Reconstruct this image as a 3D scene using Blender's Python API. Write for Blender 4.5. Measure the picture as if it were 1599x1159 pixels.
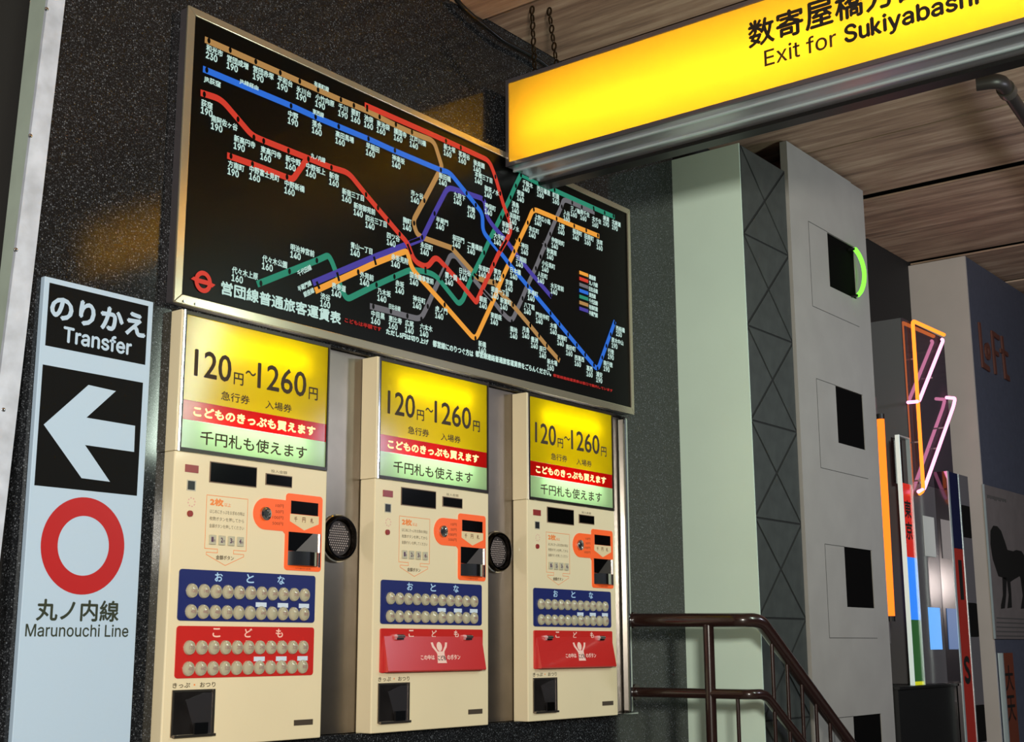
import bpy, bmesh, math, random
from mathutils import Vector, Matrix
random.seed(7)
SC = bpy.context.scene
for o in list(bpy.data.objects): bpy.data.objects.remove(o)
COL = SC.collection

# ------------------------------------------------------------------ camera
F_PX, YAW, PITCH, ROLL = 2071.5, 0.91083624, 0.2050954, -0.00341806
CAM = Vector((0.0, -3.3, 1.15))
FW = Vector((math.sin(YAW)*math.cos(PITCH), math.cos(YAW)*math.cos(PITCH), math.sin(PITCH)))
R0 = Vector((math.cos(YAW), -math.sin(YAW), 0.0)); U0 = R0.cross(FW)
RT = R0*math.cos(ROLL) + U0*math.sin(ROLL)
UP = U0*math.cos(ROLL) - R0*math.sin(ROLL)
cd = bpy.data.cameras.new('camera'); cam = bpy.data.objects.new('camera', cd); COL.objects.link(cam)
m = Matrix((RT, UP, -FW)).transposed().to_4x4(); m.translation = CAM
cam.matrix_world = m
cd.sensor_width = 36; cd.lens = F_PX/1599*36; cd.clip_start = .05; cd.clip_end = 100
SC.camera = cam

# ------------------------------------------------------------------ world, lights, exposure
w = bpy.data.worlds.new('station'); SC.world = w; w.use_nodes = True
w.node_tree.nodes['Background'].inputs[0].default_value = (.75, .85, 1, 1)
w.node_tree.nodes['Background'].inputs[1].default_value = .035
SC.view_settings.view_transform = 'Standard'; SC.view_settings.look = 'None'
SC.view_settings.exposure = 0; SC.view_settings.gamma = 1; SC.view_settings.use_curve_mapping = False
def area(name, loc, target, size, energy, col):
    l = bpy.data.lights.new(name, 'AREA'); l.shape = 'RECTANGLE'; l.size, l.size_y = size; l.energy = energy; l.color = col
    o = bpy.data.objects.new(name, l); COL.objects.link(o); o.location = loc
    o.rotation_euler = (Vector(target)-Vector(loc)).to_track_quat('-Z', 'Y').to_euler(); return o
area('camera_flash', (-.55, -4.15, 1.9), (4.6, 0, 2.4), (.45, .35), 268, (1, .955, .84))  # main light: soft flash just left of and above the camera
area('pillar_fill_light', (4.9, -3.0, 2.7), (5.9, -.3, 2.0), (.3, .9), 30, (.82, 1, .84))  # added fill to brighten the pillar, not a lamp of the stairs
area('column_fill_light', (6.9, -3.6, 2.6), (8.7, -.2, 1.9), (1.2, .3), 48, (.80, .84, 1))  # added fill to brighten the far column, not a lamp of the passage

# ------------------------------------------------------------------ pixel -> point on a real plane of the place
CROPS = {'1': (270, 10, 4.4417), '3': (270, 260, 4.2919), '2': (610, 100, 4.1395), '4': (620, 340, 3.8632),
 'K': (480, 100, 6.15), 'N1': (620, 250, 7.995), 'N2': (780, 260, 7.995), 'N3': (560, 340, 7.995),
 'N4': (700, 370, 7.995), 'N5': (560, 450, 7.995), 'N6': (760, 470, 6.939), 'N7': (860, 390, 12.3), 'F': (0, 0, 1)}
def ray(x, y): return FW + RT*((x-799.5)/F_PX) - UP*((y-579.5)/F_PX)
def full(c, x, y):
    a, b, s = CROPS[c]; return a+x/s, b+y/s
def PY(x, y, Y):
    d = ray(x, y); return CAM + d*((Y-CAM.y)/d.y)
def PX(x, y, X):
    d = ray(x, y); return CAM + d*((X-CAM.x)/d.x)
def PZ(x, y, Z):
    d = ray(x, y); return CAM + d*((Z-CAM.z)/d.z)

# ------------------------------------------------------------------ materials
def lin(c): return tuple((v/255/12.92 if v/255 <= .04045 else ((v/255+.055)/1.055)**2.4) for v in c)
def mat(name, rgb, rough=.5, metal=0, emit=0, ecol=None, coat=0, noise=0, nscale=20, bump=0, spec=.5, alpha=1):
    M = bpy.data.materials.new(name); M.use_nodes = True; nt = M.node_tree; b = nt.nodes['Principled BSDF']
    c = (*lin(rgb), 1); b.inputs['Base Color'].default_value = c
    b.inputs['Roughness'].default_value = rough; b.inputs['Metallic'].default_value = metal
    b.inputs['Specular IOR Level'].default_value = spec
    if coat: b.inputs['Coat Weight'].default_value = coat; b.inputs['Coat Roughness'].default_value = .08
    if emit:
        b.inputs['Emission Color'].default_value = (*(ecol if ecol else lin(rgb)), 1); b.inputs['Emission Strength'].default_value = emit
    if noise or bump:
        tc = nt.nodes.new('ShaderNodeTexCoord'); n = nt.nodes.new('ShaderNodeTexNoise'); n.inputs['Scale'].default_value = nscale; n.inputs['Detail'].default_value = 6
        nt.links.new(tc.outputs['Object'], n.inputs['Vector'])
        if noise:
            r = nt.nodes.new('ShaderNodeMapRange'); r.inputs['From Min'].default_value = .3; r.inputs['From Max'].default_value = .7
            r.inputs['To Min'].default_value = 1-noise; r.inputs['To Max'].default_value = 1+noise*.4
            mx = nt.nodes.new('ShaderNodeVectorMath'); mx.operation = 'SCALE'; mx.inputs[0].default_value = c[:3]
            nt.links.new(n.outputs['Fac'], r.inputs['Value']); nt.links.new(r.outputs[0], mx.inputs['Scale']); nt.links.new(mx.outputs[0], b.inputs['Base Color'])
        if bump:
            bp = nt.nodes.new('ShaderNodeBump'); bp.inputs['Strength'].default_value = bump; bp.inputs['Distance'].default_value = .002
            nt.links.new(n.outputs['Fac'], bp.inputs['Height']); nt.links.new(bp.outputs[0], b.inputs['Normal'])
    return M
def granite():
    M = bpy.data.materials.new('polished_black_granite'); M.use_nodes = True; nt = M.node_tree; N = nt.nodes; L = nt.links; b = N['Principled BSDF']
    tc = N.new('ShaderNodeTexCoord')
    def specks(scale, thr, pick):
        v = N.new('ShaderNodeTexVoronoi'); v.inputs['Scale'].default_value = scale; L.new(tc.outputs['Object'], v.inputs['Vector'])
        a = N.new('ShaderNodeMath'); a.operation = 'LESS_THAN'; a.inputs[1].default_value = thr; L.new(v.outputs['Distance'], a.inputs[0])
        s = N.new('ShaderNodeSeparateColor'); L.new(v.outputs['Color'], s.inputs[0])
        r = N.new('ShaderNodeMapRange'); r.inputs['From Min'].default_value = pick; L.new(s.outputs[0], r.inputs['Value'])
        q = N.new('ShaderNodeMath'); q.operation = 'MULTIPLY'; L.new(a.outputs[0], q.inputs[0]); L.new(r.outputs[0], q.inputs[1]); return q.outputs[0]
    a = specks(150, .36, .62); c = specks(260, .45, .4)
    n = N.new('ShaderNodeTexNoise'); n.inputs['Scale'].default_value = 320; n.inputs['Detail'].default_value = 2; L.new(tc.outputs['Object'], n.inputs['Vector'])
    s1 = N.new('ShaderNodeMath'); s1.operation = 'MULTIPLY_ADD'; L.new(a, s1.inputs[0]); s1.inputs[1].default_value = .13; s1.inputs[2].default_value = .004
    s2 = N.new('ShaderNodeMath'); s2.operation = 'MULTIPLY_ADD'; L.new(c, s2.inputs[0]); s2.inputs[1].default_value = .055; L.new(s1.outputs[0], s2.inputs[2])
    s3 = N.new('ShaderNodeMath'); s3.operation = 'MULTIPLY_ADD'; L.new(n.outputs['Fac'], s3.inputs[0]); s3.inputs[1].default_value = .010; L.new(s2.outputs[0], s3.inputs[2])
    cc = N.new('ShaderNodeCombineColor')
    for i, k in enumerate((.92, 1, 1.14)):
        q = N.new('ShaderNodeMath'); q.operation = 'MULTIPLY'; q.inputs[1].default_value = k; L.new(s3.outputs[0], q.inputs[0]); L.new(q.outputs[0], cc.inputs[i])
    L.new(cc.outputs[0], b.inputs['Base Color']); b.inputs['Roughness'].default_value = .10; b.inputs['Specular IOR Level'].default_value = .5
    return M
def wood():
    M = bpy.data.materials.new('weathered_timber_board'); M.use_nodes = True; nt = M.node_tree; N = nt.nodes; L = nt.links; b = N['Principled BSDF']
    tc = N.new('ShaderNodeTexCoord'); mp = N.new('ShaderNodeMapping'); mp.inputs['Scale'].default_value = (9, .7, 9); L.new(tc.outputs['Object'], mp.inputs['Vector'])
    oi = N.new('ShaderNodeObjectInfo'); av = N.new('ShaderNodeVectorMath'); av.operation = 'ADD'; L.new(mp.outputs[0], av.inputs[0])
    sc = N.new('ShaderNodeMath'); sc.operation = 'MULTIPLY'; sc.inputs[1].default_value = 37; L.new(oi.outputs['Random'], sc.inputs[0]); L.new(sc.outputs[0], av.inputs[1])
    n = N.new('ShaderNodeTexNoise'); n.inputs['Scale'].default_value = 1.6; n.inputs['Detail'].default_value = 9; n.inputs['Roughness'].default_value = .68; L.new(av.outputs[0], n.inputs['Vector'])
    r = N.new('ShaderNodeValToRGB'); e = r.color_ramp.elements
    e[0].position = .30; e[0].color = (*lin((100, 78, 66)), 1); e[1].position = .72; e[1].color = (*lin((204, 178, 152)), 1)
    k = e.new(.5); k.color = (*lin((160, 130, 108)), 1)
    L.new(n.outputs['Fac'], r.inputs[0]); L.new(r.outputs[0], b.inputs['Base Color']); b.inputs['Roughness'].default_value = .75
    bp = N.new('ShaderNodeBump'); bp.inputs['Strength'].default_value = .35; bp.inputs['Distance'].default_value = .006; L.new(n.outputs['Fac'], bp.inputs['Height']); L.new(bp.outputs[0], b.inputs['Normal'])
    return M
def lit_sheet(name, rgb, tr=.75):
    """a translucent acrylic sheet: it glows only because of the tubes built behind it"""
    M = bpy.data.materials.new(name); M.use_nodes = True; nt = M.node_tree; N = nt.nodes; L = nt.links
    N.remove(N['Principled BSDF']); out = N['Material Output']; c = (*lin(rgb), 1)
    t = N.new('ShaderNodeBsdfTranslucent'); t.inputs[0].default_value = c
    d = N.new('ShaderNodeBsdfDiffuse'); d.inputs[0].default_value = c
    g = N.new('ShaderNodeBsdfGlossy'); g.inputs['Roughness'].default_value = .12
    m1 = N.new('ShaderNodeMixShader'); m1.inputs[0].default_value = tr; L.new(d.outputs[0], m1.inputs[1]); L.new(t.outputs[0], m1.inputs[2])
    fr = N.new('ShaderNodeFresnel'); fr.inputs[0].default_value = 1.45; sc = N.new('ShaderNodeMath'); sc.operation = 'MULTIPLY'; sc.inputs[1].default_value = .8; L.new(fr.outputs[0], sc.inputs[0])
    m2 = N.new('ShaderNodeMixShader'); L.new(sc.outputs[0], m2.inputs[0]); L.new(m1.outputs[0], m2.inputs[1]); L.new(g.outputs[0], m2.inputs[2]); L.new(m2.outputs[0], out.inputs[0])
    return M
def glow(name, rgb_lin, s):
    M = bpy.data.materials.new(name); M.use_nodes = True; nt = M.node_tree; nt.nodes.remove(nt.nodes['Principled BSDF'])
    e = nt.nodes.new('ShaderNodeEmission'); e.inputs[0].default_value = (*rgb_lin, 1); e.inputs[1].default_value = s
    nt.links.new(e.outputs[0], nt.nodes['Material Output'].inputs[0]); return M

GRAN = granite(); WOOD = wood()
BLACKWALL = mat('black_paint', (16, 15, 15), .7)
FLOOR = mat('grey_floor_tile', (150, 146, 138), .45, noise=.2, nscale=6)
CREAM = mat('cream_enamel', (232, 218, 184), .42, coat=.25, noise=.03, nscale=3)
CHROME = mat('polished_steel', (205, 208, 212), .13, 1)
BRUSH = mat('brushed_steel', (128, 119, 110), .33, 1, noise=.12, nscale=9)
ALU = mat('aluminium_frame', (186, 178, 156), .2, .72)
ALUD = mat('grey_aluminium', (128, 124, 132), .32, .8)
ALUL = mat('pale_aluminium_rail', (205, 220, 222), .3, .6)
BLK = mat('black_plastic', (14, 13, 12), .35)
BLKG = mat('black_glass', (6, 6, 6), .06, coat=1)
INK = mat('dark_brown_ink', (52, 36, 14), .6)
INKG = mat('dark_green_ink', (44, 52, 38), .6)
INKK = mat('black_ink', (18, 16, 14), .6)
REDP = mat('red_print', (196, 42, 38), .4)
PANELK = mat('map_black_sheet', (7, 7, 6), .3, spec=.12)
def mapc(n, rgb, s=.95): return mat(n, (8, 8, 8), .5, emit=s, ecol=lin(rgb), spec=.1)
WHT = mapc('lit_white_lettering', (200, 232, 222), .9); REDT = mapc('lit_red_lettering', (190, 40, 34), .75)
L_RED = mapc('line_red', (208, 58, 42)); L_BLU = mapc('line_blue', (42, 108, 214)); L_BRN = mapc('line_brown', (176, 132, 76))
L_GRN = mapc('line_green', (42, 136, 108)); L_GRY = mapc('line_grey', (108, 106, 110)); L_ORG = mapc('line_orange', (240, 160, 58)); L_PUR = mapc('line_purple', (72, 62, 156))
SIGNW = mat('white_sign_sheet', (176, 198, 220), .4, emit=.06, spec=.3)
SIGNK = mat('sign_black', (12, 12, 13), .6, spec=.15); SIGNR = mat('sign_red', (176, 24, 28), .45, emit=.03)
YEL = lit_sheet('yellow_acrylic', (255, 218, 84)); YEL2 = lit_sheet('yellow_green_acrylic', (238, 222, 26)); REDS = lit_sheet('red_acrylic', (226, 34, 26)); MINT = lit_sheet('mint_acrylic', (212, 240, 206))
INNER = mat('white_lamp_housing', (235, 235, 230), .6)
ORANGE = mat('orange_enamel', (250, 98, 34), .4, emit=.10); ORLINE = mat('orange_print', (240, 140, 70), .5)
NAVY = mat('navy_enamel', (28, 38, 104), .3, coat=.3); REDE = mat('red_enamel', (198, 40, 36), .25, coat=.5)
LTBLUE = mat('pale_blue_print', (170, 208, 246), .5); PINKP = mat('pale_pink_print', (250, 196, 180), .5)
BTN = mat('button_clear_cap', (178, 172, 148), .16, coat=.6); BTNR = mat('button_chrome_ring', (215, 215, 215), .15, 1)
LED = mat('dark_red_lamp', (140, 40, 38), .3)
WPILLAR = mat('pale_green_white_panel', (206, 226, 212), .45, noise=.05, nscale=2)
DTILE = mat('dark_green_tile', (58, 62, 60), .55, noise=.25, nscale=14); DJOINT = mat('black_joint', (14, 16, 15), .8)
GPANEL = mat('grey_display_panel', (150, 146, 142), .6, noise=.08, nscale=5); JOINT = mat('thin_grey_joint', (70, 68, 66), .8)
COLM = mat('grey_column_laminate', (176, 166, 158), .6, noise=.06, nscale=4); COLD = mat('blue_grey_laminate', (70, 73, 86), .55, noise=.12, nscale=30)
RAILM = mat('brown_painted_pipe', (38, 20, 17), .25, coat=.4)
PIPEM = mat('dark_conduit', (52, 46, 44), .4, .3); CHAINM = mat('tarnished_chain', (70, 58, 42), .3, .9); CABLE = mat('black_cable', (12, 12, 12), .3)
MIRR = mat('smoked_mirror', (150, 142, 146), .04, 1); SMOKE = mat('dark_gloss_acrylic', (66, 58, 64), .06, spec=.45)
POSTM = mat('pale_green_grey_metal', (184, 200, 190), .4, .2, noise=.12, nscale=7); SCUFF = mat('scuffed_white_metal', (198, 206, 222), .45, .1, noise=.25, nscale=14)
N_OR = glow('orange_neon_gas', (1, .20, .02), 2.6); N_PK = glow('pink_neon_gas', (1, .30, .55), 3.0); N_GR = glow('green_neon_gas', (.22, 1, .06), 1.7)
N_RO = glow('red_orange_neon_gas', (1, .17, .015), 2.1)
TUBE_W = glow('fluorescent_tube', (1, .97, .86), 14)

# ------------------------------------------------------------------ mesh builder
class MB:
    def __init__(s): s.v = []; s.f = []
    def quad(s, *p):
        n = len(s.v); s.v += [Vector(q) for q in p]; s.f.append(tuple(range(n, n+len(p)))); return s
    def box(s, x0, x1, y0, y1, z0, z1):
        n = len(s.v); s.v += [Vector((x, y, z)) for z in (z0, z1) for x, y in ((x0, y0), (x1, y0), (x1, y1), (x0, y1))]
        s.f += [(n+3, n+2, n+1, n), (n+4, n+5, n+6, n+7)] + [(n+i, n+(i+1) % 4, n+4+(i+1) % 4, n+4+i) for i in range(4)]; return s
    def prism(s, pts, d):
        """polygon pts (3D, planar) pushed along d"""
        n = len(s.v); k = len(pts); d = Vector(d); s.v += [Vector(p) for p in pts] + [Vector(p)+d for p in pts]
        s.f += [tuple(range(n, n+k)), tuple(range(n+2*k-1, n+k-1, -1))] + [(n+i, n+k+i, n+k+(i+1) % k, n+(i+1) % k) for i in range(k)]; return s
    def tube(s, pts, r, seg=12, closed=False):
        pts = [Vector(p) for p in pts]; k = len(pts); n0 = len(s.v); prev = None
        for i, p in enumerate(pts):
            a = pts[i-1] if (i or closed) else p; b = pts[(i+1) % k] if (i < k-1 or closed) else p
            t = (b-a).normalized()
            if prev is None:
                u = t.cross(Vector((0, 0, 1)));  u = t.cross(Vector((1, 0, 0))) if u.length < .1 else u
            else: u = prev - t*prev.dot(t)
            u.normalize(); prev = u; q = t.cross(u)
            s.v += [p + (u*math.cos(2*math.pi*j/seg) + q*math.sin(2*math.pi*j/seg))*r for j in range(seg)]
        for i in range(k if closed else k-1):
            for j in range(seg):
                a = n0+i*seg; b = n0+((i+1) % k)*seg; s.f.append((a+j, a+(j+1) % seg, b+(j+1) % seg, b+j))
        if not closed: s.f += [tuple(n0+j for j in range(seg))[::-1], tuple(n0+(k-1)*seg+j for j in range(seg))]
        return s
    def lathe(s, c, prof, seg=24, ry=1.0):
        """profile [(r, y)] turned round the wall normal (Y) at c"""
        n = len(s.v); c = Vector(c)
        for r, y in prof:
            s.v += [c + Vector((r*math.cos(2*math.pi*j/seg), y, r*ry*math.sin(2*math.pi*j/seg))) for j in range(seg)]
        for i in range(len(prof)-1):
            for j in range(seg): s.f.append((n+i*seg+j, n+i*seg+(j+1) % seg, n+(i+1)*seg+(j+1) % seg, n+(i+1)*seg+j))
        s.f.append(tuple(n+(len(prof)-1)*seg+j for j in range(seg))); s.f.append(tuple(n+j for j in range(seg))[::-1]); return s
def rbox(x0, x1, z0, z1, r, y0, y1, mb=None, seg=5):
    """rounded plate in the wall plane from y0 (front) back to y1"""
    mb = mb or MB(); pts = []
    for cx, cz, a in ((x1-r, z1-r, 0), (x0+r, z1-r, 90), (x0+r, z0+r, 180), (x1-r, z0+r, 270)):
        for i in range(seg+1):
            t = math.radians(a+90*i/seg); pts.append((cx+r*math.cos(t), y0, cz+r*math.sin(t)))
    return mb.prism(pts, (0, y1-y0, 0))
ORI = {}
def origin(o): return ORI[o.name] if o is not None else Vector((0, 0, 0))
def setp(o, label=None, cat=None, group=None, kind=None):
    if label: o['label'] = label
    if cat: o['category'] = cat
    if group: o['group'] = group
    if kind: o['kind'] = kind
def thing(name, loc, label, cat, group=None):
    o = bpy.data.objects.new(name, None); o.empty_display_size = .1; COL.objects.link(o); o.location = loc; ORI[o.name] = Vector(loc); setp(o, label, cat, group); return o
def obj(name, mb, m, parent=None, loc=None, smooth=False, bevel=0, **kw):
    base = Vector(loc) if loc is not None else (sum(mb.v, Vector())/len(mb.v) if mb.v else Vector())
    if parent is None and loc is None:
        base.z = min(v.z for v in mb.v)
    me = bpy.data.meshes.new(name); me.from_pydata([tuple(v-base) for v in mb.v], [], mb.f)
    bm = bmesh.new(); bm.from_mesh(me); bmesh.ops.recalc_face_normals(bm, faces=bm.faces); bm.to_mesh(me); bm.free()
    me.materials.append(m); o = bpy.data.objects.new(name, me); COL.objects.link(o)
    if smooth:
        me.shade_smooth()
        try: me.set_sharp_from_angle(angle=math.radians(40))
        except Exception: pass
    o.location = base - origin(parent)
    if parent is not None: o.parent = parent
    ORI[o.name] = base
    if bevel:
        b = o.modifiers.new('bevel', 'BEVEL'); b.width = bevel; b.segments = 2; b.limit_method = 'ANGLE'
    setp(o, **kw); return o
def struct(name, mb, m, **kw): return obj(name, mb, m, kind='structure', **kw)
def copy_tree(o, parent=None, shift=None):
    c = o.copy(); COL.objects.link(c)
    if parent is not None: c.parent = parent
    ORI[c.name] = ORI[o.name] + shift
    if parent is None: c.location = o.location + shift
    for ch in list(o.children): copy_tree(ch, c, shift)
    return c
def fillet(pts, r, n=7):
    pts = [Vector(p) for p in pts]; out = [pts[0]]
    for i in range(1, len(pts)-1):
        a, b, c = pts[i-1], pts[i], pts[i+1]; u = (a-b); v = (c-b); k = min(r, u.length*.48, v.length*.48)
        p0 = b+u.normalized()*k; p1 = b+v.normalized()*k
        out += [(p0*(1-t)**2 + b*2*t*(1-t) + p1*t*t) for t in (j/n for j in range(n+1))]
    return out+[pts[-1]]

# ------------------------------------------------------------------ lettering (flat print turned into meshes)
try: HELV = bpy.data.fonts.load(bpy.utils.system_resource('DATAFILES') + '/fonts/Inter.woff2')
except Exception: HELV = None
GL = {}
def glyphs(s, helv=False):
    k = (s, helv)
    if k not in GL:
        cu = bpy.data.curves.new('t', 'FONT'); cu.body = s; cu.resolution_u = 3
        if helv and HELV: cu.font = HELV
        o = bpy.data.objects.new('t', cu); me = o.to_mesh()
        vs = [(v.co.x, v.co.y) for v in me.vertices]; fs = [tuple(p.vertices) for p in me.polygons]; o.to_mesh_clear()
        bpy.data.objects.remove(o); bpy.data.curves.remove(cu)
        x0 = min(v[0] for v in vs); x1 = max(v[0] for v in vs); y0 = min(v[1] for v in vs); y1 = max(v[1] for v in vs)
        GL[k] = ([((a-x0)/(x1-x0), (b-y0)/(y1-y0)) for a, b in vs], fs)
    return GL[k]
def text(mb, s, o, ux, uz, bold=0, helv=False, nrm=(0, -1, 0)):
    """o: lower-left corner; ux, uz: full width and height vectors of the text box"""
    vs, fs = glyphs(s, helv); o = Vector(o); ux = Vector(ux); uz = Vector(uz); nrm = Vector(nrm)
    offs = [(0, 0)] if not bold else [(-bold, 0), (bold, 0), (0, bold), (0, -bold)]
    a = ux.normalized(); b = uz.normalized()
    for i, (p, q) in enumerate(offs):
        n = len(mb.v); oo = o + a*p + b*q + nrm*(.00006*i)
        mb.v += [oo + ux*x + uz*y for x, y in vs]; mb.f += [tuple(n+j for j in f) for f in fs]
    return mb
def textw(mb, s, x0, x1, z0, z1, y, bold=0, helv=False): return text(mb, s, (x0, y, z0), (x1-x0, 0, 0), (0, 0, z1-z0), bold, helv)

# ================================================================== SETTING
CEIL = 3.77
struct('floor', MB().box(-3, 5.35, -7.5, .3, -.2, 0).box(5.35, 13, -7.5, -1.75, -.2, 0), FLOOR, loc=(0, 0, 0))
st = MB()
for i in range(9): st.box(5.35+i*.27, 5.35+(i+1)*.27, -1.75, .0, -1.9, -.18*(i+1))
st.box(5.35+9*.27, 13, -1.75, 0, -2, -.18*9)
struct('stair_steps', st, FLOOR)
RX0, RX1, RZ0, RZ1 = 2.522, 5.112, .862, 2.19
struct('wall_back', MB().box(2.03, RX0, 0, .25, 0, CEIL+.1).box(RX1, 5.6, 0, .25, 0, CEIL+.1).box(RX0, RX1, 0, .25, 0, RZ0).box(RX0, RX1, 0, .25, RZ1, CEIL+.1).box(RX0, RX1, .12, .25, RZ0, RZ1), GRAN)
struct('wall_left', MB().box(-3, 2.03, .04, .25, 0, CEIL+.1), BLACKWALL)
struct('wall_recess', MB().box(5.6, 13, 0, .25, -2, CEIL+.1), BLACKWALL)
struct('wall_right', MB().box(13, 13.2, -7.5, .25, -2, CEIL+.1), BLACKWALL)
ceil = struct('ceiling', MB().box(-3, 13, -7.5, .0, CEIL+.10, CEIL+.24), mat('dark_ceiling_void', (20, 16, 14), .9))
edges = [-3, -2, -1, .1, 1.1, 2.05, 2.91, 3.50, 4.06, 4.62, 5.50, 6.37, 7.25, 8.02, 8.79, 9.67, 10.6, 11.6, 13]
for i, (a, b) in enumerate(zip(edges, edges[1:])):
    dz = (.0, .008, -.004, .010, .003)[i % 5] * (1.5 if a > 6 else 1)
    g = .042 if a > 6 else .010
    y1 = -.001 if a > 5.4 else -.001
    obj('timber_board', MB().box(a+g, b-.003, -7.4, y1, CEIL+dz, CEIL+dz+.012), WOOD, ceil, bevel=.003)

# pillar: pale front, dark tiled flank
PX0, PX1, PYF = 5.60, 6.10, -.385
pil = struct('wall_pillar', MB().box(PX0, PX1, PYF+.004, 0, -1.9, 3.59), DJOINT)
obj('front_panel', MB().prism([(PX0-.006, 0, -1.9), (PX0-.006, PYF-.02, -1.9), (PX0-.006, PYF-.012, 1.2), (PX0-.006, PYF, 3.592), (PX0-.006, 0, 3.592)], (.006, 0, 0)), WPILLAR, pil)
def tri(a, b, c, g=.006):
    P = [Vector(p) for p in (a, b, c)]; cen = sum(P, Vector())/3
    per = sum((P[i]-P[i-1]).length for i in range(3)); ar = (P[1]-P[0]).cross(P[2]-P[0]).length/2; k = 1 - g/(2*ar/per)
    return [cen+(p-cen)*k for p in P]
z = 3.59; x0, x1 = PX0+.004, PX1-.004
while z > -1.2:
    zb = z-.4625; yy = PYF+.004; mx = ((x0+x1)/2, yy, (z+zb)/2)
    A, B, C2, D2 = (x0, yy, z), (x1, yy, z), (x1, yy, zb), (x0, yy, zb)
    for t3 in ((A, B, mx), (B, C2, mx), (C2, D2, mx), (D2, A, mx)):
        obj('tile', MB().prism(tri(*t3), (0, -.004, 0)), DTILE, pil)
    z = zb

# recess front: grey display panel with square openings
GP = thing('display_panel', (6.09, -.40, -1.9), 'tall pale grey panel with square dark openings, right of the dark tiled pillar', 'display panel')
gm = MB(); xo, xj, xr = 6.555, 6.918, 7.10; top = CEIL-.012
gm.box(6.103, xo, -.40, -.36, -1.9, top)
ops = [(3.37-.857*k, 3.06-.857*k) for k in range(6)]
zt = top
for a, b in ops: gm.box(xo, xj, -.40, -.36, a, zt); zt = b
gm.box(xo, xj, -.40, -.36, -1.9, zt)
obj('panel_sheet', gm, GPANEL, GP, loc=(6.09, -.40, -1.9))
obj('side_strip', MB().box(xj+.002, xr, -.394, -.30, -1.9, top), GPANEL, GP)
for a, b in ops[:5]:
    fr = MB(); zc0, zc1 = a, b-.157
    fr.box(xo-.235, xo, -.4012, -.3995, zc0-.0015, zc0+.0015).box(xo-.2365, xo-.2335, -.4012, -.3995, zc1, zc0).box(xo-.235, xj, -.4012, -.3995, zc1-.0015, zc1+.0015)
    obj('panel_joint', fr, JOINT, GP)
    op = MB().box(xo+.001, xj-.001, -.391, -.385, b+.001, a-.001)
    obj('opening_shade_sheet', op, mat('opening_shade_black', (8, 7, 7), .9, spec=.05), GP)  # black sheet near the front stands for the shaded depth of the opening

# column
CX = 8.79
col = thing('display_column', (CX, -.40, -1.9), 'wide grey column at the far right with a lit front edge and a blue grey flank', 'column')
obj('front_face', MB().box(CX, CX+.02, -.40, -.001, -1.9, CEIL-.012), COLM, col)
obj('flank_panel', MB().box(CX+.0201, 12.9, -.40, -.36, -1.9, CEIL-.012), COLD, col)
lt = MB(); BR = mat('brown_metal_letter', (88, 50, 40), .5)
def plate(mb, pts, y0=-.402, d=-.012):
    mb.prism([(a, y0, b) for a, b in pts], (0, d, 0))
plate(lt, [(8.945, 3.32), (8.975, 3.32), (8.985, 3.045), (9.095, 3.03), (9.10, 2.995), (8.955, 3.005)])
o1 = [(9.093+.052*math.cos(t), 3.14+.062*math.sin(t)) for t in [i*math.pi/8 for i in range(17)]]; o2 = [(9.093+.022*math.cos(t), 3.14+.03*math.sin(t)) for t in [i*math.pi/8 for i in range(17)]]
for i in range(16): plate(lt, [o1[i], o1[i+1], o2[i+1], o2[i]])
plate(lt, [(9.20, 3.31), (9.235, 3.31), (9.245, 3.0), (9.21, 3.0)]); plate(lt, [(9.2355, 3.31), (9.36, 3.30), (9.36, 3.265), (9.2355, 3.275)]); plate(lt, [(9.2375, 3.175), (9.32, 3.17), (9.32, 3.14), (9.2375, 3.145)])
plate(lt, [(9.41, 3.31), (9.445, 3.31), (9.46, 3.04), (9.52, 3.03), (9.525, 2.995), (9.425, 3.0)]); plate(lt, [(9.4475, 3.21), (9.53, 3.205), (9.53, 3.175), (9.4475, 3.18)]); plate(lt, [(9.37, 3.21), (9.4125, 3.21), (9.4125, 3.18), (9.37, 3.18)])
obj('lettering', lt, BR, col, label='brown letters reading LoFt')

# poster with an animal silhouette
po = thing('poster', (CX+.02, -.405, 1.2), 'grey poster with a black long-necked animal silhouette on the flank of the right column', 'poster')
obj('sheet', MB().box(CX+.005, 11.0, -.410, -.4035, 1.19, 2.19), mat('grey_poster_paper', (106, 98, 96), .6, noise=.12, nscale=9), po)
obj('edge_strip', MB().box(CX-.006, CX+.004, -.414, -.402, 1.19, 2.19), ALUL, po)
an = MB()
body = [(1551, 821), (1557, 822), (1563, 829), (1569, 846), (1573, 859), (1582, 861), (1587, 859), (1595, 861), (1600, 869), (1607, 882), (1612, 910), (1600, 915), (1592, 900), (1585, 904), (1576, 910), (1570, 906), (1565, 902), (1559, 900), (1550, 873), (1546.5, 850), (1546.5, 829)]
an.prism([PY(a, b, -.4105) for a, b in body], (0, -.001, 0))
for L_ in ([(1565, 902), (1572, 902), (1571, 930), (1569, 950), (1563, 951), (1563, 945), (1566, 930)], [(1572, 904), (1577, 904), (1579, 925), (1580, 949), (1573, 950), (1575, 930)], [(1593, 900), (1600, 902), (1602, 930), (1602, 950), (1594, 951), (1597, 930)]):
    an.prism([PY(a, b, -.4105) for a, b in L_], (0, -.001, 0))
obj('silhouette', an, INKK, po)
cap = MB()
for k in range(5):
    a = PY(1556, 965+k*7, -.4105); cap.box(a.x, a.x+.9, -.4115, -.4105, a.z-.005, a.z+.003)
obj('caption_lines', cap, JOINT, po)
a = PY(1541, 771, -.4105)   # caption illegible in the photograph: kept as dark strokes
tl = MB(); random.seed(3)
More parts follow.
